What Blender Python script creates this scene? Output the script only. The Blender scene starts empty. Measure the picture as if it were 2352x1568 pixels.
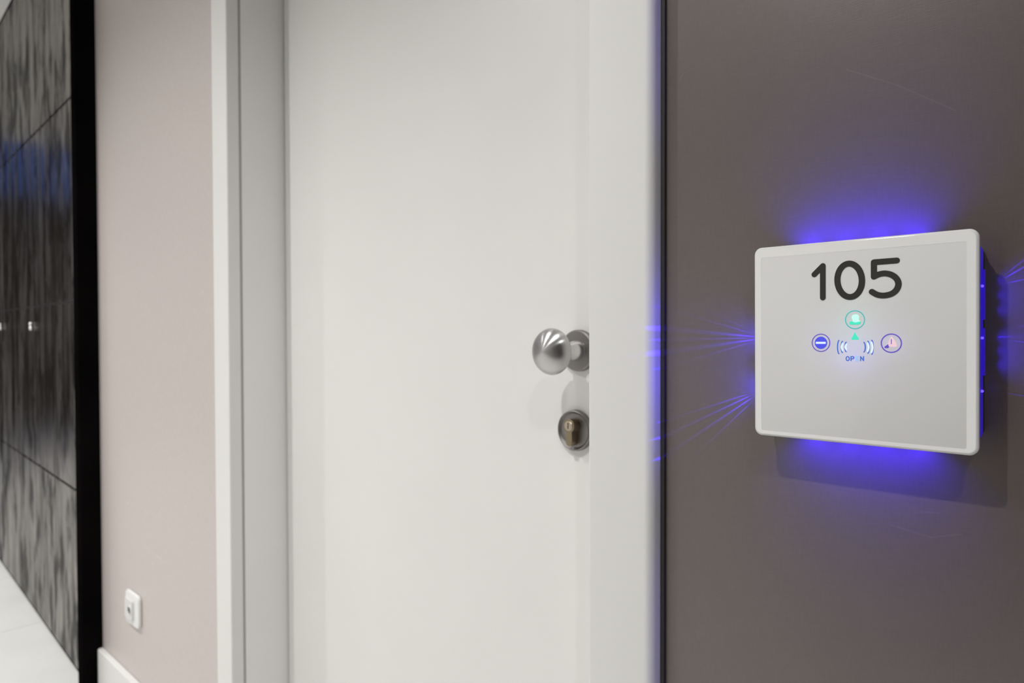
import bpy, bmesh, math, random
from mathutils import Vector, Matrix
random.seed(5)
S = bpy.context.scene
COL = S.collection
R = math.radians

# ------------------------------------------------------------------ camera
# world: the corridor wall is the plane y = 0 (room side is -y), x runs along it, z up
F = 1600.0
CAM = Vector((0.0, -0.609, 1.0))
cam_data = bpy.data.cameras.new('camera')
cam = bpy.data.objects.new('camera', cam_data)
COL.objects.link(cam)
cam_data.sensor_width = 36
cam_data.lens = F / 2352 * 36
cam_data.clip_start = 0.01
YAW, PITCH, ROLL = R(43.415), R(-1.0), R(-0.14)
M_CAM = Matrix.Rotation(YAW, 3, 'Z') @ Matrix.Rotation(R(90) + PITCH, 3, 'X') @ Matrix.Rotation(ROLL, 3, 'Z')
cam.matrix_world = Matrix.Translation(CAM) @ M_CAM.to_4x4()
cam_data.dof.use_dof = True
cam_data.dof.focus_distance = 0.545
cam_data.dof.aperture_fstop = 8.0
S.camera = cam

def at(px, py, y):
    """point of the plane y = const behind a pixel of the 2352 x 1568 photograph"""
    d = M_CAM @ Vector(((px - 1176) / F, -(py - 784) / F, -1))
    return CAM + d * ((y - CAM.y) / d.y)

# ------------------------------------------------------------------ world, exposure
W = bpy.data.worlds.new('dusk_sky'); S.world = W
W.use_nodes = True
bg = W.node_tree.nodes['Background']
bg.inputs[0].default_value = (0.06, 0.15, 0.50, 1)
bg.inputs[1].default_value = 0.8
S.view_settings.view_transform = 'Standard'
S.view_settings.look = 'None'
S.view_settings.gamma = 1
S.view_settings.use_curve_mapping = False
S.view_settings.exposure = 0.37

CEIL = 2.25
ROOM_Y = -1.92
LAMP_Y = -0.95
LAMP_POWER = 44.0
LAMP_COL = (1.0, 0.995, 0.985)
BLUE_POWER = 0.27

# ------------------------------------------------------------------ materials
def new_mat(name, col, rough=0.5, metal=0.0, spec=0.5, **kw):
    m = bpy.data.materials.new(name); m.use_nodes = True
    b = m.node_tree.nodes['Principled BSDF']
    b.inputs['Base Color'].default_value = (*col, 1)
    b.inputs['Roughness'].default_value = rough
    b.inputs['Metallic'].default_value = metal
    b.inputs['Specular IOR Level'].default_value = spec
    for k, v in kw.items():
        b.inputs[k.replace('_', ' ')].default_value = v
    return m

def nodes(m):
    return m.node_tree.nodes, m.node_tree.links, m.node_tree.nodes['Principled BSDF']

def coords(m, scale=(1, 1, 1)):
    n, l, b = nodes(m)
    g = n.new('ShaderNodeNewGeometry'); mp = n.new('ShaderNodeMapping')
    mp.inputs['Scale'].default_value = scale
    l.new(g.outputs['Position'], mp.inputs['Vector'])
    return mp.outputs['Vector']

def noise(m, vec, scale, detail=4, rough=0.5):
    n, l, b = nodes(m)
    t = n.new('ShaderNodeTexNoise')
    t.inputs['Scale'].default_value = scale; t.inputs['Detail'].default_value = detail
    t.inputs['Roughness'].default_value = rough
    l.new(vec, t.inputs['Vector'])
    return t.outputs['Fac']

def ramp(m, fac, stops):
    n, l, b = nodes(m)
    r = n.new('ShaderNodeValToRGB')
    e = r.color_ramp.elements
    while len(e) < len(stops): e.new(0.5)
    for i, (p, c) in enumerate(stops):
        e[i].position = p; e[i].color = (*c, 1) if len(c) == 3 else c
    l.new(fac, r.inputs['Fac'])
    return r.outputs['Color']

def bump(m, h, strength, dist):
    n, l, b = nodes(m)
    bp = n.new('ShaderNodeBump')
    bp.inputs['Strength'].default_value = strength; bp.inputs['Distance'].default_value = dist
    l.new(h, bp.inputs['Height']); l.new(bp.outputs['Normal'], b.inputs['Normal'])

def paint(name, col, rough, var=0.04, fine=500, bs=0.15, spec=0.5):
    m = new_mat(name, col, rough, spec=spec)
    n, l, b = nodes(m)
    v = coords(m)
    f = noise(m, v, 6, 5)
    lo = tuple(c * (1 - var) for c in col); hi = tuple(min(1, c * (1 + var)) for c in col)
    l.new(ramp(m, f, [(0.3, lo), (0.7, hi)]), b.inputs['Base Color'])
    bump(m, noise(m, v, fine, 3, 0.7), bs, 0.0003)
    return m

def wall_paint(name, col, rough, spec=0.5):
    """matt emulsion with a woven fine grain and faint scuffs"""
    m = new_mat(name, col, rough, spec=spec)
    n, l, b = nodes(m)
    v1 = noise(m, coords(m, (900, 900, 60)), 1, 3, 0.6)
    v2 = noise(m, coords(m, (60, 60, 1100)), 1, 3, 0.6)
    mul = n.new('ShaderNodeMath'); mul.operation = 'ADD'
    l.new(v1, mul.inputs[0]); l.new(v2, mul.inputs[1])
    hf = n.new('ShaderNodeMath'); hf.operation = 'MULTIPLY'; hf.inputs[1].default_value = 0.5
    l.new(mul.outputs[0], hf.inputs[0])
    lo = tuple(c * 0.9 for c in col); hi = tuple(c * 1.1 for c in col)
    fine = ramp(m, hf.outputs[0], [(0.35, lo), (0.65, hi)])
    # hairline scuffs
    sc = noise(m, coords(m, (3, 3, 26)), 1.3, 2, 0.4)
    line = n.new('ShaderNodeMath'); line.operation = 'COMPARE'
    line.inputs[1].default_value = 0.5; line.inputs[2].default_value = 0.0012
    l.new(sc, line.inputs[0])
    ms = noise(m, coords(m), 3.2, 2)
    gate = n.new('ShaderNodeMath'); gate.operation = 'GREATER_THAN'; gate.inputs[1].default_value = 0.62
    l.new(ms, gate.inputs[0])
    a = n.new('ShaderNodeMath'); a.operation = 'MULTIPLY'
    l.new(line.outputs[0], a.inputs[0]); l.new(gate.outputs[0], a.inputs[1])
    mx = n.new('ShaderNodeMix'); mx.data_type = 'RGBA'
    mx.inputs['B'].default_value = (*[min(1, c * 1.18) for c in col], 1)
    l.new(a.outputs[0], mx.inputs['Factor']); l.new(fine, mx.inputs['A'])
    l.new(mx.outputs['Result'], b.inputs['Base Color'])
    bump(m, hf.outputs[0], 0.25, 0.0003)
    return m

M = {}
M['taupe'] = wall_paint('taupe_wall_paint', (0.104, 0.079, 0.070), 0.34, spec=1.0)
M['taupe'].node_tree.nodes['Principled BSDF'].inputs['IOR'].default_value = 1.55
def scratches(m, segs, gain=1.35, half=0.0007):
    n, l, b = nodes(m)
    src = b.inputs['Base Color'].links[0].from_socket
    geo = n.new('ShaderNodeNewGeometry')
    for (p, q) in segs:
        d = q - p; L2 = d.length_squared
        def vm(op, a, c, out='Vector'):
            v = n.new('ShaderNodeVectorMath'); v.operation = op
            for i_, s_ in enumerate((a, c)):
                if isinstance(s_, Vector): v.inputs[i_].default_value = s_
                elif s_ is not None: l.new(s_, v.inputs[i_])
            return v.outputs[out]
        rel = vm('SUBTRACT', geo.outputs['Position'], p)
        t = n.new('ShaderNodeMath'); t.operation = 'MULTIPLY'; t.use_clamp = True; t.inputs[1].default_value = 1/L2
        l.new(vm('DOT_PRODUCT', rel, d, 'Value'), t.inputs[0])
        sc_ = n.new('ShaderNodeVectorMath'); sc_.operation = 'SCALE'; sc_.inputs[0].default_value = d
        l.new(t.outputs[0], sc_.inputs['Scale'])
        dist = vm('LENGTH', vm('SUBTRACT', rel, sc_.outputs[0]), None, 'Value')
        mr = n.new('ShaderNodeMapRange'); mr.inputs['From Min'].default_value = half; mr.inputs['From Max'].default_value = 0
        l.new(dist, mr.inputs['Value'])
        mx = n.new('ShaderNodeMix'); mx.data_type = 'RGBA'; mx.blend_type = 'MULTIPLY'
        l.new(mr.outputs[0], mx.inputs['Factor']); l.new(src, mx.inputs['A']); mx.inputs['B'].default_value = (gain, gain, gain, 1)
        mx.clamp_result = False; src = mx.outputs['Result']
    l.new(src, b.inputs['Base Color'])
SC = [((1945, 160), (2060, 195)), ((2060, 195), (2196, 254)), ((1560, 185), (1572, 165)), ((2045, 1205), (2140, 1234)), ((2140, 1234), (2210, 1226)), ((2115, 1175), (2158, 1178)), ((1850, 575), (1862, 580))]
scratches(M['taupe'], [(at(*p, 0), at(*q, 0)) for p, q in SC])
M['lightened_wall'] = wall_paint('lightened_greige_paint', (0.58, 0.52, 0.50), 0.4, spec=0.8)  # lightened wall paint: grazing sheen is put into the base colour
M['white_wall'] = paint('white_wall_paint', (0.78, 0.77, 0.75), 0.6)
M['ceiling'] = paint('white_ceiling_paint', (0.82, 0.81, 0.79), 0.8)
M['door'] = paint('white_door_lacquer', (0.83, 0.82, 0.795), 0.35, 0.01, 300, 0.05)
M['casing'] = paint('white_casing_lacquer', (0.80, 0.79, 0.77), 0.4, 0.01, 300, 0.05)
M['jamb'] = paint('lightened_white_lacquer', (0.88, 0.87, 0.855), 0.4, 0.01, 300, 0.05)  # same white lacquer, lightened to make up for missing light on the jamb
M['gasket'] = new_mat('grey_rubber_gasket', (0.42, 0.41, 0.39), 0.6)
M['gap'] = paint('dark_sealant', (0.035, 0.03, 0.027), 0.6)
M['tile'] = paint('white_floor_tile', (0.80, 0.80, 0.77), 0.3, 0.02, 40, 0.02)
M['grout'] = paint('grey_grout', (0.45, 0.44, 0.42), 0.9)
M['black'] = paint('black_stained_wood', (0.004, 0.0035, 0.0035), 0.9, 0.3, 120, 0.1, spec=0.0)
M['dark_wall'] = paint('dark_brown_end_wall', (0.03, 0.022, 0.02), 0.7)
M['white_plastic'] = new_mat('white_plastic', (0.85, 0.85, 0.83), 0.3)
M['dark_hole'] = new_mat('dark_socket', (0.02, 0.02, 0.03), 0.5)

def wood():
    m = new_mat('dark_stained_oak', (0.03, 0.024, 0.022), 0.35)
    n, l, b = nodes(m)
    st = noise(m, coords(m, (17, 17, 2.0)), 1, 6, 0.6)
    kn = noise(m, coords(m, (15, 15, 5.5)), 1.0, 4, 0.6)
    c = ramp(m, st, [(0.34, (0.004, 0.003, 0.003)), (0.5, (0.014, 0.011, 0.010)), (0.68, (0.034, 0.028, 0.025))])
    k = ramp(m, kn, [(0.38, (0.25, 0.25, 0.25)), (0.50, (1, 1, 1))])
    mx = n.new('ShaderNodeMix'); mx.data_type = 'RGBA'; mx.blend_type = 'MULTIPLY'
    mx.inputs['Factor'].default_value = 1
    l.new(c, mx.inputs['A']); l.new(k, mx.inputs['B'])
    l.new(mx.outputs['Result'], b.inputs['Base Color'])
    r = ramp(m, st, [(0.36, (0.38,) * 3), (0.62, (0.17,) * 3)])
    l.new(r, b.inputs['Roughness'])
    sp = ramp(m, kn, [(0.36, (0.12,) * 3), (0.48, (0.75,) * 3), (0.62, (1.0,) * 3)])
    l.new(sp, b.inputs['Specular IOR Level'])
    bump(m, st, 0.3, 0.002)
    # open pores and knots are matt: mix in a dull dark surface
    pore = ramp(m, kn, [(0.40, (0.65,) * 3), (0.47, (0.28,) * 3), (0.56, (0.0,) * 3)])
    pore2 = ramp(m, st, [(0.38, (0.42,) * 3), (0.5, (0.08,) * 3), (0.6, (0.0,) * 3)])
    mxp = n.new('ShaderNodeMath'); mxp.operation = 'MAXIMUM'
    l.new(pore, mxp.inputs[0]); l.new(pore2, mxp.inputs[1])
    df = n.new('ShaderNodeBsdfDiffuse'); df.inputs[0].default_value = (0.02, 0.016, 0.014, 1)
    ms = n.new('ShaderNodeMixShader')
    l.new(mxp.outputs[0], ms.inputs[0]); l.new(b.outputs[0], ms.inputs[1]); l.new(df.outputs[0], ms.inputs[2])
    l.new(ms.outputs[0], n['Material Output'].inputs['Surface'])
    b.inputs['IOR'].default_value = 2.6
    b.inputs['Specular Tint'].default_value = (1, 0.95, 0.9, 1)
    return m
M['wood'] = wood()
M['groove'] = paint('brown_joint_board', (0.045, 0.036, 0.032), 0.42, spec=0.6)

def brushed(name, col, rough, aniso):
    m = new_mat(name, col, rough, 1.0)
    n, l, b = nodes(m)
    t = n.new('ShaderNodeTangent'); t.direction_type = 'RADIAL'; t.axis = 'Z'
    l.new(t.outputs[0], b.inputs['Tangent'])
    b.inputs['Anisotropic'].default_value = aniso; b.inputs['Anisotropic Rotation'].default_value = 0.25
    # turning marks: rings about the axis
    tc = n.new('ShaderNodeTexCoord'); sx = n.new('ShaderNodeSeparateXYZ'); cx = n.new('ShaderNodeCombineXYZ')
    l.new(tc.outputs['Object'], sx.inputs[0]); l.new(sx.outputs[0], cx.inputs[0]); l.new(sx.outputs[1], cx.inputs[1])
    ln = n.new('ShaderNodeVectorMath'); ln.operation = 'LENGTH'
    l.new(cx.outputs[0], ln.inputs[0])
    nt = n.new('ShaderNodeTexNoise'); nt.noise_dimensions = '1D'; nt.inputs['Scale'].default_value = 2500
    l.new(ln.outputs['Value'], nt.inputs['W'])
    l.new(ramp(m, nt.outputs['Fac'], [(0.3, tuple(c * 0.92 for c in col)), (0.7, col)]), b.inputs['Base Color'])
    return m
M['knob'] = brushed('radially_brushed_steel', (0.54, 0.53, 0.535), 0.29, 0.88)
M['steel'] = new_mat('satin_steel', (0.62, 0.61, 0.61), 0.2, 1.0)
M['dull_steel'] = new_mat('dull_steel_rose', (0.27, 0.255, 0.25), 0.45, 1.0)
M['brass'] = new_mat('aged_brass', (0.30, 0.245, 0.17), 0.38, 1.0)
M['chrome'] = new_mat('polished_chrome', (0.9, 0.88, 0.88), 0.35, 1.0)

def face_mat(name, col, trans):
    m = new_mat(name, col, 0.12, spec=0.45)
    n, l, b = nodes(m)
    tr = n.new('ShaderNodeBsdfTranslucent'); tr.inputs[0].default_value = (0.95, 0.95, 0.95, 1)
    mx = n.new('ShaderNodeMixShader'); mx.inputs[0].default_value = trans
    l.new(b.outputs[0], mx.inputs[1]); l.new(tr.outputs[0], mx.inputs[2])
    l.new(mx.outputs[0], n['Material Output'].inputs['Surface'])
    return m
M['face'] = face_mat('white_backed_glass', (0.82, 0.81, 0.80), 0.10)
M['rim'] = new_mat('polished_glass_rim', (0.88, 0.87, 0.86), 0.15)
M['housing'] = new_mat('dark_blue_black_housing', (0.03, 0.03, 0.09), 0.35)
M['print_dark'] = new_mat('charcoal_print', (0.042, 0.04, 0.037), 0.5, spec=0.2)
def emit(name, col, e, strength):
    return new_mat(name, col, 0.4, Emission_Color=(*e, 1), Emission_Strength=strength)
M['print_blue'] = emit('blue_backlit_print', (0.01, 0.02, 0.08), (0.035, 0.11, 0.42), 1.0)
M['print_violet'] = emit('violet_backlit_print', (0.02, 0.015, 0.08), (0.08, 0.055, 0.36), 1.0)
M['print_disc'] = emit('blue_backlit_disc', (0.01, 0.01, 0.06), (0.055, 0.06, 0.58), 1.0)
M['print_teal'] = emit('teal_backlit_print', (0.01, 0.05, 0.05), (0.04, 0.36, 0.36), 1.0)
M['glow_green'] = emit('green_backlit_symbol', (0.02, 0.05, 0.04), (0.04, 0.60, 0.40), 1.0)
M['glow_mint'] = emit('mint_backlit_symbol', (0.05, 0.08, 0.07), (0.42, 0.85, 0.66), 1.0)
M['glow_warm'] = emit('warm_backlit_symbol', (0.08, 0.06, 0.06), (0.62, 0.44, 0.48), 1.0)
M['print_sky'] = emit('pale_blue_backlit_print', (0.05, 0.06, 0.09), (0.25, 0.42, 0.80), 1.0)
M['glow_white'] = emit('white_backlit_symbol', (0.08, 0.08, 0.09), (0.55, 0.66, 0.90), 1.0)
M['led_blue'] = emit('blue_led', (0.05, 0.05, 0.8), (0.06, 0.03, 1.0), 3.0)
M['led_strip'] = emit('blue_light_guide', (0.02, 0.02, 0.3), (0.03, 0.006, 0.55), 0.4)
M['lamp'] = emit('lamp_lens', (0.9, 0.9, 0.9), (1.0, 0.95, 0.88), 12.0)
g = new_mat('clear_glass', (0.9, 0.95, 1.0), 0.02, Transmission_Weight=1.0, IOR=1.45)
M['glass'] = g

# ------------------------------------------------------------------ object helpers
def link(name, me, mat, parent=None):
    o = bpy.data.objects.new(name, me); COL.objects.link(o)
    if mat and not me.materials: me.materials.append(mat)
    if parent: o.parent = parent
    return o

def done(bm, name, mat, parent=None, smooth=True, bevel=0, seg=2, loc=None, rot=None):
    bmesh.ops.recalc_face_normals(bm, faces=bm.faces)
    me = bpy.data.meshes.new(name); bm.to_mesh(me); bm.free()
    if smooth:
        for p in me.polygons: p.use_smooth = True
    o = link(name, me, mat, parent)
    if bevel:
        b = o.modifiers.new('bevel', 'BEVEL'); b.width = bevel; b.segments = seg; b.limit_method = 'ANGLE'
        b.harden_normals = True
    elif smooth:
        me.set_sharp_from_angle(angle=R(35))
    if loc is not None: o.location = loc
    if rot is not None: o.rotation_euler = rot
    return o

def addbox(bm, a, b):
    x0, y0, z0 = a; x1, y1, z1 = b
    v = [bm.verts.new(p) for p in ((x0,y0,z0),(x1,y0,z0),(x1,y1,z0),(x0,y1,z0),(x0,y0,z1),(x1,y0,z1),(x1,y1,z1),(x0,y1,z1))]
    for f in ((0,3,2,1),(4,5,6,7),(0,1,5,4),(1,2,6,5),(2,3,7,6),(3,0,4,7)):
        bm.faces.new([v[i] for i in f])

def box(name, a, b, mat, parent=None, bevel=0, seg=2, **kw):
    bm = bmesh.new(); addbox(bm, a, b)
    return done(bm, name, mat, parent, bevel=bevel, seg=seg, **kw)

def prism(name, pts, axis, d0, d1, mat, parent=None, bevel=0, seg=2, **kw):
    """polygon pts (2-D) extruded along axis; axis 'z': pts are (x,y); axis 'y': pts are (x,z)"""
    bm = bmesh.new()
    mk = (lambda p, d: (p[0], p[1], d)) if axis == 'z' else (lambda p, d: (p[0], d, p[1]))
    a = [bm.verts.new(mk(p, d0)) for p in pts]; b = [bm.verts.new(mk(p, d1)) for p in pts]
    bm.faces.new(a); bm.faces.new(b[::-1])
    n = len(pts)
    for i in range(n): bm.faces.new((a[i], a[(i+1) % n], b[(i+1) % n], b[i]))
    return done(bm, name, mat, parent, bevel=bevel, seg=seg, **kw)

def lathe(name, prof, mat, parent=None, n=64, loc=None, rot=None):
    """prof = (radius, z) list turned about z"""
    bm = bmesh.new(); rings = []
    for r, z in prof:
        if r < 1e-6: rings.append([bm.verts.new((0, 0, z))])
        else: rings.append([bm.verts.new((r*math.cos(2*math.pi*i/n), r*math.sin(2*math.pi*i/n), z)) for i in range(n)])
    for a, b in zip(rings, rings[1:]):
        for i in range(n):
            j = (i+1) % n
            if len(a) == 1 and len(b) == 1: continue
            if len(a) == 1: bm.faces.new((a[0], b[i], b[j]))
            elif len(b) == 1: bm.faces.new((a[i], a[j], b[0]))
            else: bm.faces.new((a[i], a[j], b[j], b[i]))
    return done(bm, name, mat, parent, loc=loc, rot=rot)

def rrect(w, h, r, cx=0, cz=0, seg=6):
    pts = []
    for sx, sz, a0 in ((1,1,0),(-1,1,90),(-1,-1,180),(1,-1,270)):
        for k in range(seg+1):
            a = R(a0 + 90*k/seg)
            pts.append((cx + sx*(w/2-r) + r*math.cos(a), cz + sz*(h/2-r) + r*math.sin(a)))
    return pts

def tag(o, label=None, cat=None, group=None, kind=None):
    if label: o['label'] = label
    if cat: o['category'] = cat
    if group: o['group'] = group
    if kind: o['kind'] = kind
    return o

def empty(name, loc):
    o = bpy.data.objects.new(name, None); COL.objects.link(o)
    o.location = loc; o.empty_display_size = 0.05
    return o

def struct(o, label, cat): return tag(o, label, cat, kind='structure')

# ------------------------------------------------------------------ key positions on the wall
CAS_Y = -0.019                       # casing front
DOOR_Y = 0.097                       # door leaf front
x_li = at(525, 756, CAS_Y).x         # left casing, inner edge
x_lo = at(491, 756, CAS_Y).x         # left casing, outer edge
x_ri = at(1351, 756, CAS_Y).x        # right casing, inner edge
x_ro = at(1497, 756, CAS_Y).x        # right casing, outer edge
x_gap0 = at(1513, 756, 0).x
x_gap1 = at(1529, 756, 0).x
POST_Y = -0.050
x_pr = at(227, 756, 0).x        # black post
x_pl = at(169, 756, POST_Y).x
DOOR_H = 2.08

# ------------------------------------------------------------------ the setting
XL, XR = -11.0, 2.4
fl = struct(box('floor', (XL, ROOM_Y, -0.06), (XR, 0.5, -0.008), M['grout']), 'white tiled corridor floor seen beyond the dark panelling', 'floor')
fl_tile = None
ts, x0t = 0.6, -2.81
for i in range(-6, 8):
    for j in range(5):
        xa = x0t + i*ts; ya = 0.12 - (j+1)*ts
        yb = ya + ts; ya = max(ya, ROOM_Y + 0.001)
        if yb - ya < 0.05: continue
        if yb > 0.001 and (xa > -2.4): yb = -0.0005
        if xa + ts > XR: continue
        if j == 0 or yb - ya < ts - 0.01 or fl_tile is None:
            o = box('tile', (0.0015, ya + 0.0015 - ya, -0.008), (ts - 0.0015, yb - ya - 0.0015, 0), M['tile'], fl, bevel=0.001, seg=1)
            if abs(yb - ya - ts) < 0.001: fl_tile = o
        else:
            o = fl_tile.copy(); COL.objects.link(o)
        o.location = (xa, ya, 0)

ce_bm = bmesh.new()
SKY0, SKY1 = -8.3, -5.6
addbox(ce_bm, (SKY1, ROOM_Y, CEIL), (XR, 0.5, CEIL + 0.08))
addbox(ce_bm, (SKY0, ROOM_Y, CEIL), (SKY1, ROOM_Y + 0.1, CEIL + 0.08))
addbox(ce_bm, (SKY0, 0.3, CEIL), (SKY1, 0.5, CEIL + 0.08))
struct(done(ce_bm, 'ceiling', M['ceiling'], smooth=False), 'white ceiling above the dark wood panelling', 'ceiling')
sk = struct(box('window_1', (SKY0, ROOM_Y + 0.1, CEIL + 0.03), (SKY1, 0.3, CEIL + 0.036), M['glass']), 'glazed rooflight over the far end of the corridor', 'window')
struct(box('trim_4', (XL, ROOM_Y, CEIL), (SKY0, 0.5, CEIL + 0.08), M['dark_wall']), 'dark ceiling board at the far end of the corridor', 'ceiling')
struct(box('wall_end', (XL - 0.1, ROOM_Y, -0.06), (XL, 0.5, CEIL + 0.08), M['dark_wall']), 'dark brown wall closing the far end of the corridor', 'wall')
struct(box('wall_front', (XL, ROOM_Y - 0.1, -0.06), (-0.75, ROOM_Y, CEIL + 0.08), M['white_wall']), 'unseen wall opposite the door, made white to feed the sheen on the taupe wall', 'wall')  # unseen wall, white here so the taupe wall reflects more on its left
struct(box('wall_opposite', (-0.75, ROOM_Y - 0.1, -0.06), (XR, ROOM_Y, CEIL + 0.08), M['dark_wall']), 'unseen wall opposite the room number panel, made dark brown to weaken the sheen there', 'wall')  # unseen wall, colour split added to darken the taupe wall's reflection
struct(box('wall_near', (XR, ROOM_Y, -0.06), (XR + 0.1, 0.5, CEIL + 0.08), M['lightened_wall']), 'unseen wall closing the near end of the corridor, made pale to bounce light onto the jamb', 'wall')  # unseen end wall, pale colour chosen as a reflector for the jamb
struct(box('wall_right', (x_gap1, 0, -0.008), (XR, 0.2, CEIL), M['taupe']), 'taupe painted wall carrying the illuminated room number panel', 'wall')
# wall between door and panelling, sheen put into its lighter colour, returning over the door
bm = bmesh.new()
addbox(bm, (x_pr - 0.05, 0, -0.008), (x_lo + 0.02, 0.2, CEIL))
struct(done(bm, 'wall_left', M['lightened_wall'], smooth=False), 'wall between the black post and the white door casing, its sheen painted as pale pinkish grey', 'wall')
struct(box('wall_back', (x_lo + 0.02, 0, DOOR_H + 0.03), (x_gap1, 0.2, CEIL), M['taupe']), 'taupe wall above the white door', 'wall')
struct(box('wall_side', (XL, 0.30, -0.06), (x_pr - 0.05, 0.5, CEIL), M['dark_wall']), 'dark wall behind the wood panelling', 'wall')

struct(prism('baseboard_left', [(x_pr + 0.002, 0), (x_lo, 0), (x_lo, -0.015), (x_pr + 0.006, -0.015), (x_pr + 0.002, -0.011)], 'z', 0, 0.127, M['casing'], bevel=0.003, seg=3),
       'white baseboard starting beside the black post', 'baseboard')
struct(box('baseboard_right', (x_gap1, -0.015, 0), (XR, 0, 0.127), M['casing'], bevel=0.003), 'white baseboard under the room number panel', 'baseboard')
struct(box('trim_3', (x_ro + 0.001, -0.0035, 0), (x_gap1 + 0.0005, 0.16, DOOR_H), M['gap']), 'dark vertical sealing strip between the door casing and the taupe wall', 'trim')

# ------------------------------------------------------------------ door casing and jamb
def casing(name, pts, label):
    return struct(prism(name, pts, 'z', 0, DOOR_H + 0.075, M['casing'], bevel=0.0028, seg=4), label, 'door casing')
GY = 0.0055                                                    # where the casing ends and the jamb lining starts
c1 = casing('trim_1', [(x_lo, -0.0005), (x_lo, CAS_Y), (x_li, CAS_Y), (x_li, GY), (x_li - 0.012, GY), (x_li - 0.012, -0.0005)],
            'white casing post on the left side of the door')
c2 = casing('trim_2', [(x_ri, CAS_Y)] + [(x_ro - 0.009 + 0.009*math.sin(R(a)), CAS_Y + 0.009 - 0.009*math.cos(R(a))) for a in range(0, 91, 15)] + [ (x_ro, 0.0), (x_ri + 0.02, 0.0), (x_ri, GY)],
            'white casing post on the right side of the door, beside the dark strip')
struct(box('trim_5', (x_li, CAS_Y, DOOR_H), (x_ri, 0, DOOR_H + 0.075), M['casing'], bevel=0.0028), 'white casing head across the top of the door', 'door casing')

d1 = struct(box('door_1', (x_li + 0.0045, DOOR_Y, 0.006), (x_ri - 0.004, DOOR_Y + 0.042, DOOR_H - 0.004), M['door'], bevel=0.002, seg=3),
            'white flush door with a brushed steel knob and brass lock', 'door')
jb = bmesh.new()
addbox(jb, (x_li - 0.03, GY + 0.004, 0), (x_li + 0.0012, 0.155, DOOR_H))
j = done(jb, 'jamb', M['jamb'], d1, bevel=0.0015, seg=2)
jb = bmesh.new(); addbox(jb, (x_ri - 0.0005, GY + 0.004, 0), (x_ri + 0.03, 0.155, DOOR_H))
done(jb, 'jamb', M['jamb'], d1, bevel=0.0015)
box('jamb_head', (x_li + 0.0012, GY + 0.004, DOOR_H), (x_ri, 0.155, DOOR_H + 0.03), M['jamb'], d1)
tag(box('gasket', (x_li - 0.008, GY - 0.001, 0), (x_li - 0.0015, GY + 0.005, DOOR_H), M['gasket'], d1), 'grey seal line in the jamb')
tag(box('gasket', (x_li + 0.0008, DOOR_Y + 0.012, 0), (x_li + 0.0048, DOOR_Y + 0.02, DOOR_H), M['gasket'], d1), 'grey seal beside the door leaf')

# door knob
ROT_OUT = (R(90), 0, 0)                                       # lathe z axis -> -y (out of the door)
k = at(1325.5, 805, DOOR_Y - 0.006); kx, kz = k.x, k.z
knob = lathe('door_knob', [(0, 0.0740), (0.002, 0.07385), (0.006, 0.0730), (0.012, 0.0712), (0.018, 0.0686), (0.0225, 0.0660), (0.0260, 0.0628), (0.0280, 0.0592),
    (0.0287, 0.0565), (0.0280, 0.0530), (0.0255, 0.0495), (0.0215, 0.0465), (0.0165, 0.0440), (0.0125, 0.0420), (0.0108, 0.0395), (0, 0.0395)],
    M['knob'], d1, n=96, loc=(kx, DOOR_Y, kz), rot=ROT_OUT)
tag(knob, 'round radially brushed steel knob')
def kid(name, prof, mat, par, label=None, n=64):
    o = lathe(name, prof, mat, par, n=n)
    if label: tag(o, label)
    return o
kid('neck', [(0, 0.040), (0.0110, 0.040), (0.0106, 0.034), (0.0108, 0.025), (0.0116, 0.020), (0.0130, 0.016), (0.0130, 0.0085), (0, 0.0085)], M['steel'], knob)
kid('rose', [(0, 0.0092), (0.0125, 0.0092), (0.0135, 0.0078), (0.0245, 0.0078), (0.0262, 0.0062), (0.0266, 0.0035), (0.0266, 0), (0, 0)], M['dull_steel'], knob, 'round dull steel backplate')

# lock
L = at(1318, 988.5, DOOR_Y - 0.006); lx, lz = L.x, L.z
lock = lathe('lock', [(0, 0.0040), (0.0215, 0.0042), (0.0245, 0.0076), (0.0258, 0.0070), (0.0264, 0.004), (0.0264, 0), (0, 0)],
             M['dull_steel'], d1, loc=(lx, DOOR_Y, lz), rot=ROT_OUT)
tag(lock, 'round dull steel escutcheon with a brass lock cylinder')
# euro profile: round barrel housing with a narrow foot, standing proud; local x right, local y up -> world z
pr = []
for i in range(25):
    a = R(-55 + 290*i/24)
    pr.append((0.0086*math.cos(a), 0.0070 + 0.0086*math.sin(a)))
pr += [(-0.005, -0.0125)] + [(0.005*math.cos(R(180+18*i)), -0.0140 + 0.005*math.sin(R(180+18*i))) for i in range(1, 10)] + [(0.005, -0.0125)]
cyl = prism('cylinder_body', pr, 'z', 0.002, 0.0165, M['brass'], lock, bevel=0.0005, seg=2)
tag(cyl, 'aged brass lock cylinder body')
kid2 = lathe('key_plug', [(0, 0.0012), (0.0058, 0.0012), (0.0064, 0.0006), (0.0064, -0.001), (0, -0.001)], new_mat('worn_brass_plug', (0.50, 0.44, 0.34), 0.3, 1.0), lock, n=40, loc=(0, 0.0070, 0.0165))
prism('keyhole', [(-0.0008, -0.0036), (0.0008, -0.0036), (0.0006, -0.0012), (0.0011, 0.0), (0.0005, 0.0016), (0.0013, 0.0030), (0.0, 0.0040), (-0.0013, 0.0030), (-0.0004, 0.0016), (-0.0010, 0.0)],
      'z', 0.0011, 0.0014, M['dark_hole'], lock, loc=(0, 0.0070, 0.0165))

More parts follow.
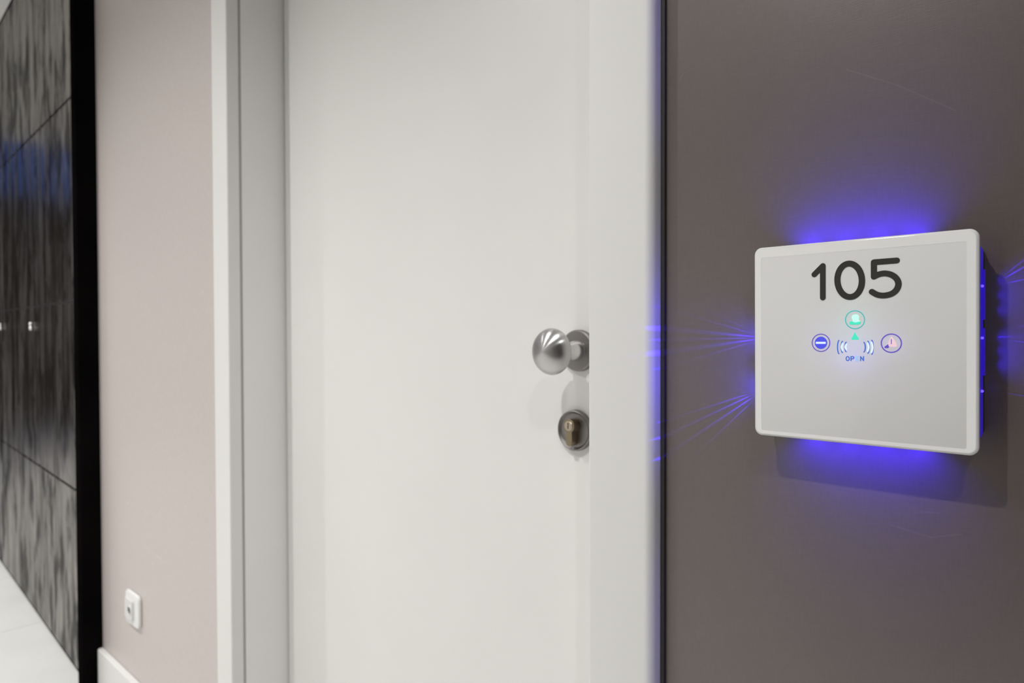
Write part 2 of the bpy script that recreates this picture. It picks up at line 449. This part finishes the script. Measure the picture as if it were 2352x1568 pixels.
# ------------------------------------------------------------------ dark wood panelling with black post
P1 = at(181, 1551, 0)
def floor_at(px, py):
    d = M_CAM @ Vector(((px-1176)/F, -(py-784)/F, -1))
    return CAM + d * ((0 - CAM.z) / d.z)
A = floor_at(179, 1548); B = floor_at(0, 1290)
ddir = Vector((B.x - A.x, B.y - A.y, 0)).normalized()
ang = math.atan2(-ddir.y, -ddir.x)                            # local +x points back to the post
clad = empty('wood_panelling', (A.x, A.y, 0)); clad.rotation_euler.z = ang
tag(clad, 'tall dark wood wall panelling with a black end post', 'wall panelling')
inv = (Matrix.Translation(clad.location) @ Matrix.Rotation(ang, 4, 'Z')).inverted()
bpy.context.view_layer.update()
rows = [0.010, 0.538, 1.083, 1.668, 2.242]
# column edge: pixel x = 8 along the panelling line
def along(px):
    d = M_CAM @ Vector(((px-1176)/F, 0, -1)); d.z = 0
    # CAM + t d on line A + s ddir
    det = d.x * (-ddir.y) - d.y * (-ddir.x)
    bx, by = A.x - CAM.x, A.y - CAM.y
    t = (bx * (-ddir.y) - by * (-ddir.x)) / det
    q = CAM + d*t
    return (Vector((q.x, q.y, 0)) - Vector((A.x, A.y, 0))).dot(ddir)
w1 = along(8)
cols = [0.0, w1, w1 + 1.35, w1 + 2.7]
for ci in range(3):
    for ri in range(4):
        a = -cols[ci+1] + 0.003; b = -cols[ci] - (0.003 if ci else 0.0)
        box('wood_panel', (a, 0.0, rows[ri] + 0.003), (b, 0.022, rows[ri+1] - 0.003), M['wood'], clad, bevel=0.0015, seg=2)
tag(box('backing_board', (-cols[3], 0.005, 0.004), (0, 0.034, 2.24), M['groove'], clad), 'dark brown board showing in the panel joints')
tag(box('plinth', (-cols[3], 0.004, 0.0), (0, 0.02, 0.010), M['black'], clad), 'black plinth strip')
tag(box('head_strip', (-cols[3], -0.001, 2.244), (0, 0.034, CEIL), M['black'], clad), 'black head strip')
# black post: built in world axes beside the wall, parented through the inverse
def world_part(name, a, b, mat, label=None, bevel=0):
    o = box(name, a, b, mat, None, bevel=bevel)
    o.parent = clad; o.matrix_parent_inverse = inv
    if label: tag(o, label)
    return o
world_part('end_post', (x_pl, POST_Y, 0), (x_pr, 0.05, CEIL), M['black'], 'matt black square end post', 0.0015)
world_part('edge_bead', (x_pl - 0.014, -0.004, 0.01), (x_pl, 0.02, 2.235), new_mat('pale_edge_bead', (0.12, 0.13, 0.11), 0.35), 'thin grey edge bead')

# small double-knob hooks on the panelling
def hook(px, py, label):
    s = along(px)
    base = Vector((A.x, A.y, 0)) + ddir*s
    depth = (base - CAM).dot(M_CAM @ Vector((0, 0, -1)))
    z = 1.0 + (756 - py)/F*depth
    e = empty('coat_hook', (base.x, base.y, z)); e.rotation_euler.z = ang
    tag(e, label, 'hook', 'small metal hooks on the wood panelling')
    for nm, dz, rr in (('upper_knob', 0.0075, 0.0065), ('lower_knob', -0.0068, 0.0080)):
        prof = [(0, 0.009)] + [(rr*math.sin(R(a)), 0.003 + 0.006*math.cos(R(a))) for a in range(15, 91, 15)] + [(rr*0.8, 0), (0, 0)]
        o = lathe(nm, prof, M['chrome'], e, n=24, loc=(0, -0.002, dz), rot=ROT_OUT)
    tag(box('mount_plate', (-0.004, -0.0022, -0.012), (0.004, 0.0, 0.013), M['black'], e, bevel=0.001), 'black backing plate')
hook(75, 746, 'small chrome double-knob hook on the wood panelling nearer the black post')
hook(5.5, 747, 'small chrome double-knob hook on the panelling at the left photo edge')

# ------------------------------------------------------------------ wall socket on the pale wall
sc = at(311, 1396, 0)
plate_w, plate_h = 0.092, 0.082
sock = empty('wall_socket', (sc.x, 0, sc.z))
tag(sock, 'small white rounded wall socket low on the pale wall near the black post', 'socket')
prism('cover_plate', rrect(plate_w, plate_h, 0.014), 'y', -0.009, 0, M['white_plastic'], sock, bevel=0.0035, seg=4)
pi_ = prism('socket_insert', rrect(0.052, 0.050, 0.004, -0.010, -0.002), 'y', -0.0135, -0.0085, new_mat('off_white_insert', (0.72, 0.71, 0.70), 0.35), sock, bevel=0.001)
tag(pi_, 'off-white square insert')
lathe('outlet_rim', [(0.0095, 0), (0.0112, 0), (0.0112, 0.002), (0.0095, 0.0023), (0.0095, 0)], M['white_plastic'], sock, n=32, loc=(0.001, -0.0132, -0.001), rot=ROT_OUT)
o = lathe('outlet_hole', [(0, 0.0008), (0.0095, 0.0008), (0.0095, 0), (0, 0)], M['dark_hole'], sock, n=32, loc=(0.001, -0.0133, -0.001), rot=ROT_OUT)
tag(o, 'dark round aerial outlet')

# ------------------------------------------------------------------ room number panel
SY = -0.029                                                   # front of the glass
c = [at(1733, 570, SY), at(2249.5, 523, SY), at(2247, 1048, SY), at(1732.5, 997.5, SY)]
sx = sum(p.x for p in c)/4; sz = sum(p.z for p in c)/4
SW = ((c[1].x - c[0].x) + (c[2].x - c[3].x))/2; SH = ((c[0].z - c[3].z) + (c[1].z - c[2].z))/2
srot = 0.5*(math.atan2(c[1].z - c[0].z, c[1].x - c[0].x) + math.atan2(c[2].z - c[3].z, c[2].x - c[3].x))
print('SIGN', sx, sz, SW, SH, math.degrees(srot))
sign = empty('room_number_panel', (sx, 0, sz)); sign.rotation_euler.y = -srot
tag(sign, 'square white glass room number panel reading 105 with blue back light on the taupe wall', 'room sign')
def sp(px, py):
    """photo pixel -> (x, z) on the panel face, panel coordinates"""
    p = at(px, py, SY); dx, dz = p.x - sx, p.z - sz
    cs, sn = math.cos(-srot), math.sin(-srot)
    return (dx*cs - dz*sn, dx*sn + dz*cs)
def cp(cx_, cy_): return sp(1800 + cx_/4.9, 560 + cy_/4.9)

# glass plate: rounded outline with polished chamfer
def plate():
    bm = bmesh.new()
    levels = [(0.0, SY + 0.0045, 0.0), (0.0, SY + 0.0012, 0.0), (0.0006, SY + 0.0004, 0.0), (0.0016, SY, 0.0)]
    rings = []
    for ins, y, _ in levels:
        rings.append([bm.verts.new((x, y, z)) for x, z in rrect(SW - 2*ins, SH - 2*ins, 0.0062 - ins*0.6, seg=8)])
    n = len(rings[0])
    for a, b in zip(rings, rings[1:]):
        for i in range(n): bm.faces.new((a[i], a[(i+1) % n], b[(i+1) % n], b[i]))
    bm.faces.new(rings[0][::-1]); bm.faces.new(rings[-1])
    return bm
done(plate(), 'glass_plate', M['rim'] if False else M['face'], sign)
# lighter polished border standing a hair over the face (wider on top)
def border():
    bm = bmesh.new()
    o = rrect(SW - 0.0034, SH - 0.0034, 0.0052, seg=8)
    L_, R_, T_, B_ = -SW/2 + 0.0062, SW/2 - 0.0072, SH/2 - 0.0088, -SH/2 + 0.0044
    i_ = rrect(R_ - L_, T_ - B_, 0.0015, (L_+R_)/2, (T_+B_)/2, seg=8)
    n = len(o)
    y0, y1 = SY + 0.0002, SY - 0.00008
    O0 = [bm.verts.new((x, y0, z)) for x, z in o]; O1 = [bm.verts.new((x, y1, z)) for x, z in o]
    I0 = [bm.verts.new((x, y0, z)) for x, z in i_]; I1 = [bm.verts.new((x, y1, z)) for x, z in i_]
    for k_ in range(n):
        m_ = (k_+1) % n
        bm.faces.new((O0[k_], O0[m_], O1[m_], O1[k_])); bm.faces.new((O1[k_], O1[m_], I1[m_], I1[k_]))
        bm.faces.new((I1[k_], I1[m_], I0[m_], I0[k_])); bm.faces.new((I0[k_], I0[m_], O0[m_], O0[k_]))
    return bm
tag(done(border(), 'glass_border', M['rim'], sign), 'lighter polished glass border')
HX, HZ = SW/2 - 0.0012, SH/2 - 0.010
# hollow housing ring and wall plate behind the glass
def ringbox(name, hx, hz, t, y0, y1, mat):
    bm = bmesh.new()
    o = rrect(2*hx, 2*hz, 0.006); i_ = rrect(2*(hx - t), 2*(hz - t), 0.004)
    n = len(o); V = [[bm.verts.new((x, y, z)) for x, z in q] for q, y in ((o, y0), (o, y1), (i_, y1), (i_, y0))]
    for a, b in ((0,1),(1,2),(2,3),(3,0)):
        for k_ in range(n):
            m_ = (k_+1) % n
            bm.faces.new((V[a][k_], V[a][m_], V[b][m_], V[b][k_]))
    return done(bm, name, mat, sign)
tag(ringbox('housing', HX, HZ, 0.002, -0.0005, SY + 0.0046, M['housing']), 'dark recessed housing')
tag(ringbox('light_guide', HX + 0.0008, HZ + 0.0008, 0.0009, SY + 0.0058, SY + 0.0175, M['led_strip']), 'blue glowing light guide')

# blue LEDs around the housing, each with its own light; the side ones shine through a ribbed lens in rays
BLUE = (0.04, 0.01, 1.0)
def led(x, z, ax, az, power, rays=None):
    b = 0.0009
    o = box('blue_led', (-b, -0.0012, -b), (b, 0.0012, b), M['led_blue'], sign, bevel=0.0004, seg=1)
    o.location = (x, LED_Y, z)
    def lamp(pw, dx, dz, tilt, size, blend, soft, sheet=0):
        l = bpy.data.lights.new('blue_led_light', 'SPOT'); l.energy = pw; l.color = BLUE
        l.shadow_soft_size = soft; l.spot_size = R(size); l.spot_blend = blend
        lo = bpy.data.objects.new('blue_led_light', l); COL.objects.link(lo); lo.parent = o
        lo.location = (ax*0.0018, 0, az*0.0018)
        Z_ = -Vector((dx, tilt, dz)).normalized(); Y_ = Z_.cross(Vector((0, 1, 0))).normalized(); X_ = Y_.cross(Z_)
        lo.rotation_euler = Matrix((X_, Y_, Z_)).transposed().to_euler()
        if sheet: lo.scale = (sheet, 1, 1)
    if ax <= 0: lamp(power, ax, az, 0.55 if ax > 0 else 0.42, 150 if ax > 0 else 124, 1.0, 0.003 if ax > 0 else 0.0012)
    for ang_, pw, size in (rays or ()):
        a = R(ang_); lamp(pw*power*(5.0 if ax > 0 else 4.2), math.cos(a)*(ax or 1), math.sin(a), 0.42, size*0.8, 0.6, 0.0002, 22)
LED_Y = -0.0175
for t in (-0.55, -0.22, 0.1, 0.42):
    led(t*HX, HZ + 0.0012, 0.0, 1, BLUE_POWER)
    led((t + 0.04)*HX, -HZ - 0.0012, 0.0, -1, BLUE_POWER)
led(HX + 0.0012, 0.040, 1, 0.0, BLUE_POWER*0.13, [(42, 0.8, 4), (33, 1.2, 5), (27, 1.0, 2.5), (20, 0.5, 3), (12, 0.7, 5)])
led(HX + 0.0012, 0.003, 1, 0.0, BLUE_POWER*0.18, [(4, 0.08, 9), (-9, 0.5, 4), (24, 0.5, 3)])
led(HX + 0.0012, -0.035, 1, 0.0, BLUE_POWER*0.05, [(-10, 0.5, 5)])
def glow_strip(z0, z1, power):
    """continuous diffused strip along the right side of the housing"""
    o = box('diffuser_strip', (-0.0006, -0.0016, z0), (0.0006, 0.0016, z1), M['led_strip'], sign)
    o.location = (HX + 0.0014, -0.0125, 0)
    for f_ in (0.2, 0.5, 0.8):
        l = bpy.data.lights.new('strip_light', 'SPOT'); l.energy = power/2.6; l.color = BLUE
        l.shadow_soft_size = 0.002; l.spot_size = R(104); l.spot_blend = 1.0
        lo = bpy.data.objects.new('strip_light', l); COL.objects.link(lo); lo.parent = o
        lo.location = (0.0005, -0.001, z0 + (z1 - z0)*f_)
        Z_ = -Vector((1, 0.40, 0)).normalized(); Y_ = Z_.cross(Vector((0, 1, 0))).normalized(); X_ = Y_.cross(Z_)
        lo.rotation_euler = Matrix((X_, Y_, Z_)).transposed().to_euler()
glow_strip(0.016, 0.052, BLUE_POWER*0.55)
glow_strip(-0.024, 0.010, BLUE_POWER*0.60)
led(-HX - 0.0012, 0.003, -1, 0.0, BLUE_POWER*0.45, [(16, 0.5, 3), (24, 0.4, 2), (5, 1.0, 5), (-1, 0.8, 3), (-8, 1.0, 5), (-16, 0.6, 3)])
led(-HX - 0.0012, -0.042, -1, 0.0, BLUE_POWER*0.5, [(-20, 1.3, 2.5), (-27, 1.6, 3), (-35, 1.6, 3), (-44, 1.0, 2)])

# printing: strokes with round ends
def stroke(name, pts, w, mat, lift=0.0, closed=False, height=0.0003, label=None, par=None):
    """pts are (x, z) in panel coordinates"""
    bm = bmesh.new(); n = len(pts); P = [Vector(p) for p in pts]
    y0, y1 = SY + 0.0001, SY - height - lift
    left, right = [], []
    for i in range(n):
        if closed: a, b = P[(i-1) % n], P[(i+1) % n]
        else: a, b = P[max(0, i-1)], P[min(n-1, i+1)]
        d = (b - a).normalized(); nn = Vector((-d.y, d.x))
        f = 1.0
        if (closed or 0 < i < n-1):
            d1_ = (P[i] - P[(i-1) % n]).normalized(); f = 1/max(0.6, abs(d1_.dot(d)))
        left.append(P[i] + nn*w/2*f); right.append(P[i] - nn*w/2*f)
    def loopfaces(loopA, loopB=None):
        if loopB is None:
            a = [bm.verts.new((p.x, y0, p.y)) for p in loopA]; b = [bm.verts.new((p.x, y1, p.y)) for p in loopA]
            bm.faces.new(b); bm.faces.new(a[::-1])
            for i in range(len(a)): bm.faces.new((a[i], a[(i+1) % len(a)], b[(i+1) % len(a)], b[i]))
        else:
            m_ = len(loopA)
            V = [[bm.verts.new((p.x, y, p.y)) for p in q] for q, y in ((loopA, y0), (loopA, y1), (loopB, y1), (loopB, y0))]
            for a, b in ((0,1),(1,2),(2,3),(3,0)):
                for i in range(m_): bm.faces.new((V[a][i], V[a][(i+1) % m_], V[b][(i+1) % m_], V[b][i]))
    if closed: loopfaces(left, right)
    else:
        def cap(c_, d):
            a0 = math.atan2(d.y, d.x)
            return [c_ + Vector((math.cos(a0 + t), math.sin(a0 + t)))*w/2 for t in [R(-90 + 15*k_) for k_ in range(1, 12)]]
        e = cap(P[-1], (P[-1] - P[-2]).normalized()); s_ = cap(P[0], (P[0] - P[1]).normalized())
        loopfaces(right + e + left[::-1] + s_)
    o = done(bm, name, mat, par or sign)
    if label: tag(o, label)
    return o
def smooth_path(pts, k=8):
    out = []
    P = [pts[0]] + list(pts) + [pts[-1]]
    for i in range(1, len(P)-2):
        p0, p1, p2, p3 = [Vector(q) for q in P[i-1:i+3]]
        for j in range(k):
            t = j/k
            out.append(tuple(0.5*((2*p1) + (-p0+p2)*t + (2*p0-5*p1+4*p2-p3)*t*t + (-p0+3*p1-3*p2+p3)*t**3)))
    out.append(tuple(pts[-1]))
    return out
def join_meshes(objs, name):
    bm = bmesh.new()
    for o in objs: bm.from_mesh(o.data)
    me = objs[0].data.copy(); me.name = name; bm.to_mesh(me); bm.free()
    par = objs[0].parent
    for o in objs: bpy.data.objects.remove(o)
    return link(name, me, None, par)
DW = 0.00435
a = stroke('digit', [cp(345, 344), cp(441, 247)], DW, M['print_dark'])
b = stroke('digit', [cp(441, 247), cp(441, 604)], DW, M['print_dark'], lift=0.00002)
tag(join_meshes([a, b], 'digit'), 'charcoal digit 1')
el = [cp(743 + 138*math.cos(R(t)) + 6*math.sin(R(t)) * -1, 409 - 188*math.sin(R(t)) - 3*math.cos(R(t))) for t in range(0, 360, 6)]
stroke('digit', el, DW*1.06, M['print_dark'], closed=True, label='charcoal digit 0')
a = stroke('digit', [cp(1272, 186), cp(1016, 206)], DW, M['print_dark'])
b = stroke('digit', [cp(1016, 206), cp(1016, 366)], DW, M['print_dark'], lift=0.00002)
c5 = stroke('digit', smooth_path([cp(1016, 368), cp(1070, 343), cp(1140, 331), cp(1215, 348), cp(1270, 390), cp(1292, 448), cp(1272, 512), cp(1215, 560), cp(1130, 580), cp(1055, 571), cp(993, 538)]), DW, M['print_dark'], lift=0.00004)
tag(join_meshes([a, b, c5], 'digit'), 'charcoal digit 5')

def ring(cx_, cy_, rx, ry, w, mat, label):
    return stroke('ring', [cp(cx_ + rx*math.cos(R(t)), cy_ - ry*math.sin(R(t))) for t in range(0, 360, 6)], w, mat, closed=True, height=0.00012, label=label)
def blob(name, pts, mat, label, lift=0.0, raw=False):
    pp = pts if raw else [cp(*p) for p in pts]
    o = prism(name, pp, 'y', SY + 0.0001, SY - 0.00012 - lift, mat, sign)
    if label: tag(o, label)
    return o
def disc(cx_, cy_, rx, ry, n=40): return [(cx_ + rx*math.cos(2*math.pi*i/n), cy_ + ry*math.sin(2*math.pi*i/n)) for i in range(n)]
ring(803, 853, 107, 101, 0.0007, M['print_teal'], 'teal ring')
blob('service_symbol', [(768, 815), (778, 800), (800, 792), (828, 793), (846, 808), (850, 828), (842, 848), (858, 868), (858, 884), (800, 886), (778, 872), (776, 850), (764, 834)], M['glow_mint'], 'glowing mint attendant symbol')
blob('symbol_base', [(738, 886), (748, 868), (778, 874), (802, 884), (868, 872), (866, 896), (842, 908), (760, 908), (742, 902)], M['glow_green'], 'glowing green symbol base', 0.00002)
blob('arrow_symbol', [(800, 992), (822, 1030), (850, 1066), (842, 1078), (768, 1078), (758, 1066), (780, 1036)], M['glow_green'], 'glowing green arrowhead')
ring(420, 1112, 99, 97, 0.0007, M['print_violet'], 'violet ring')
blob('no_entry_disc', disc(420, 1112, 70, 69), M['print_disc'], 'blue disc of the do not disturb sign')
blob('no_entry_bar', [(362, 1101), (474, 1101), (474, 1124), (362, 1124)], M['glow_white'], 'white bar of the do not disturb sign', 0.00004)
ring(1212, 1117, 113, 103, 0.0008, M['print_violet'], 'violet ring')
blob('warning_triangle', [(1206, 1046), (1222, 1048), (1262, 1104), (1278, 1152), (1262, 1160), (1190, 1156), (1176, 1150), (1184, 1090)], M['glow_warm'], 'glowing warm warning triangle')
blob('triangle_tail', [(1132, 1158), (1176, 1128), (1188, 1158), (1176, 1172), (1140, 1172)], M['print_violet'], 'violet lower corner of the triangle')
stroke('exclamation_mark', [cp(1212, 1072), cp(1212, 1124)], 0.00055, M['print_violet'], lift=0.00003, height=0.00015)
for xm, xb, y0, y1, wmat in ((622, 606, 1085, 1235, 'print_blue'), (662, 646, 1096, 1222, 'glow_white'), (704, 688, 1106, 1212, 'glow_white'),
                       (903, 919, 1108, 1216, 'print_blue'), (948, 964, 1094, 1230, 'glow_white'), (992, 1008, 1084, 1242, 'glow_white')):
    ym = (y0+y1)/2
    pth = smooth_path([cp(xm, y0), cp((xm*0.35+xb*0.65), y0*0.7+ym*0.3), cp(xb, ym), cp((xm*0.35+xb*0.65), y1*0.7+ym*0.3), cp(xm, y1)])
    stroke('signal_wave', pth, 0.00085, M['print_blue'], height=0.0001)
    if wmat == 'glow_white':
        off = 9 if xb < xm else -9
        pth2 = smooth_path([cp(xm+off*0.2, y0+24), cp(xb+off*0.7, ym), cp(xm+off*0.2, y1-24)])
        tag(stroke('signal_wave', pth2, 0.0013, M['glow_white'], height=0.00014), 'white glowing middle of a wave')
def letters():
    G = {'O': [[(0.5 + 0.42*math.cos(R(t)), 0.5 + 0.5*math.sin(R(t))) for t in range(0, 361, 20)]],
         'P': [[(0.1, 0), (0.1, 1)], [(0.1, 1), (0.6, 1), (0.82, 0.9), (0.88, 0.74), (0.8, 0.56), (0.6, 0.46), (0.1, 0.46)]],
         'E': [[(0.85, 1), (0.12, 1)], [(0.12, 1), (0.12, 0)], [(0.12, 0), (0.85, 0)], [(0.12, 0.52), (0.75, 0.52)]],
         'N': [[(0.1, 0), (0.1, 1)], [(0.1, 1), (0.88, 0)], [(0.88, 0), (0.88, 1)]]}
    for ch, cx0, mt in (('O', 700, 'print_blue'), ('P', 754, 'print_blue'), ('E', 806, 'print_sky'), ('N', 862, 'print_blue')):
        parts = [stroke('letter', [cp(cx0 + 42*u, 1313 - 46*v) for u, v in s_], 0.00075, M[mt], lift=0.00001*i, height=0.00013) for i, s_ in enumerate(G[ch])]
        o = parts[0] if len(parts) == 1 else join_meshes(parts, 'letter')
        tag(o, ('white' if mt == 'glow_white' else 'blue') + ' glowing letter ' + ch)
letters()
# status lights behind the translucent face
def back_light(px, py, col, power, depth=0.004):
    x, z = sp(px, py)
    l = bpy.data.lights.new('status_light', 'POINT'); l.energy = power; l.color = col; l.shadow_soft_size = 0.0015
    o = bpy.data.objects.new('status_light', l); COL.objects.link(o); o.parent = sign
    o.location = (x, SY + 0.0056 + depth, z)
back_light(1963, 736, (0.15, 1.0, 0.75), 0.035)
back_light(1964, 775, (0.15, 0.9, 0.8), 0.012)
back_light(1963, 812, (0.25, 0.22, 1.0), 0.12, 0.009)
back_light(1886, 787, (0.35, 0.3, 1.0), 0.022)
back_light(2047, 787, (0.4, 0.3, 1.0), 0.028)

# ------------------------------------------------------------------ ceiling downlights
LX = [-6.35, -5.38, -4.41, -3.44, -2.47, -1.50, -0.53, 0.43]
for i, x in enumerate(LX):
    e = empty('ceiling_light', (x, LAMP_Y, CEIL))
    tag(e, 'round white recessed downlight in the corridor ceiling', 'ceiling light', 'ceiling downlights')
    lathe('bezel', [(0.030, 0), (0.030, -0.004), (0.034, -0.006), (0.044, -0.004), (0.046, 0), (0.030, 0)], M['white_plastic'], e, n=40)
    lathe('lens', [(0, -0.002), (0.030, -0.002), (0.030, -0.0005), (0, -0.0005)], M['lamp'], e, n=40)
    l = bpy.data.lights.new('downlight', 'SPOT'); l.energy = LAMP_POWER*(0.5 if x > 0 else 1.0); l.color = LAMP_COL
    l.shadow_soft_size = 0.02; l.spot_size = R(138); l.spot_blend = 1.0
    lo = bpy.data.objects.new('downlight', l); COL.objects.link(lo); lo.parent = e
    lo.location = (0, 0, -0.02)
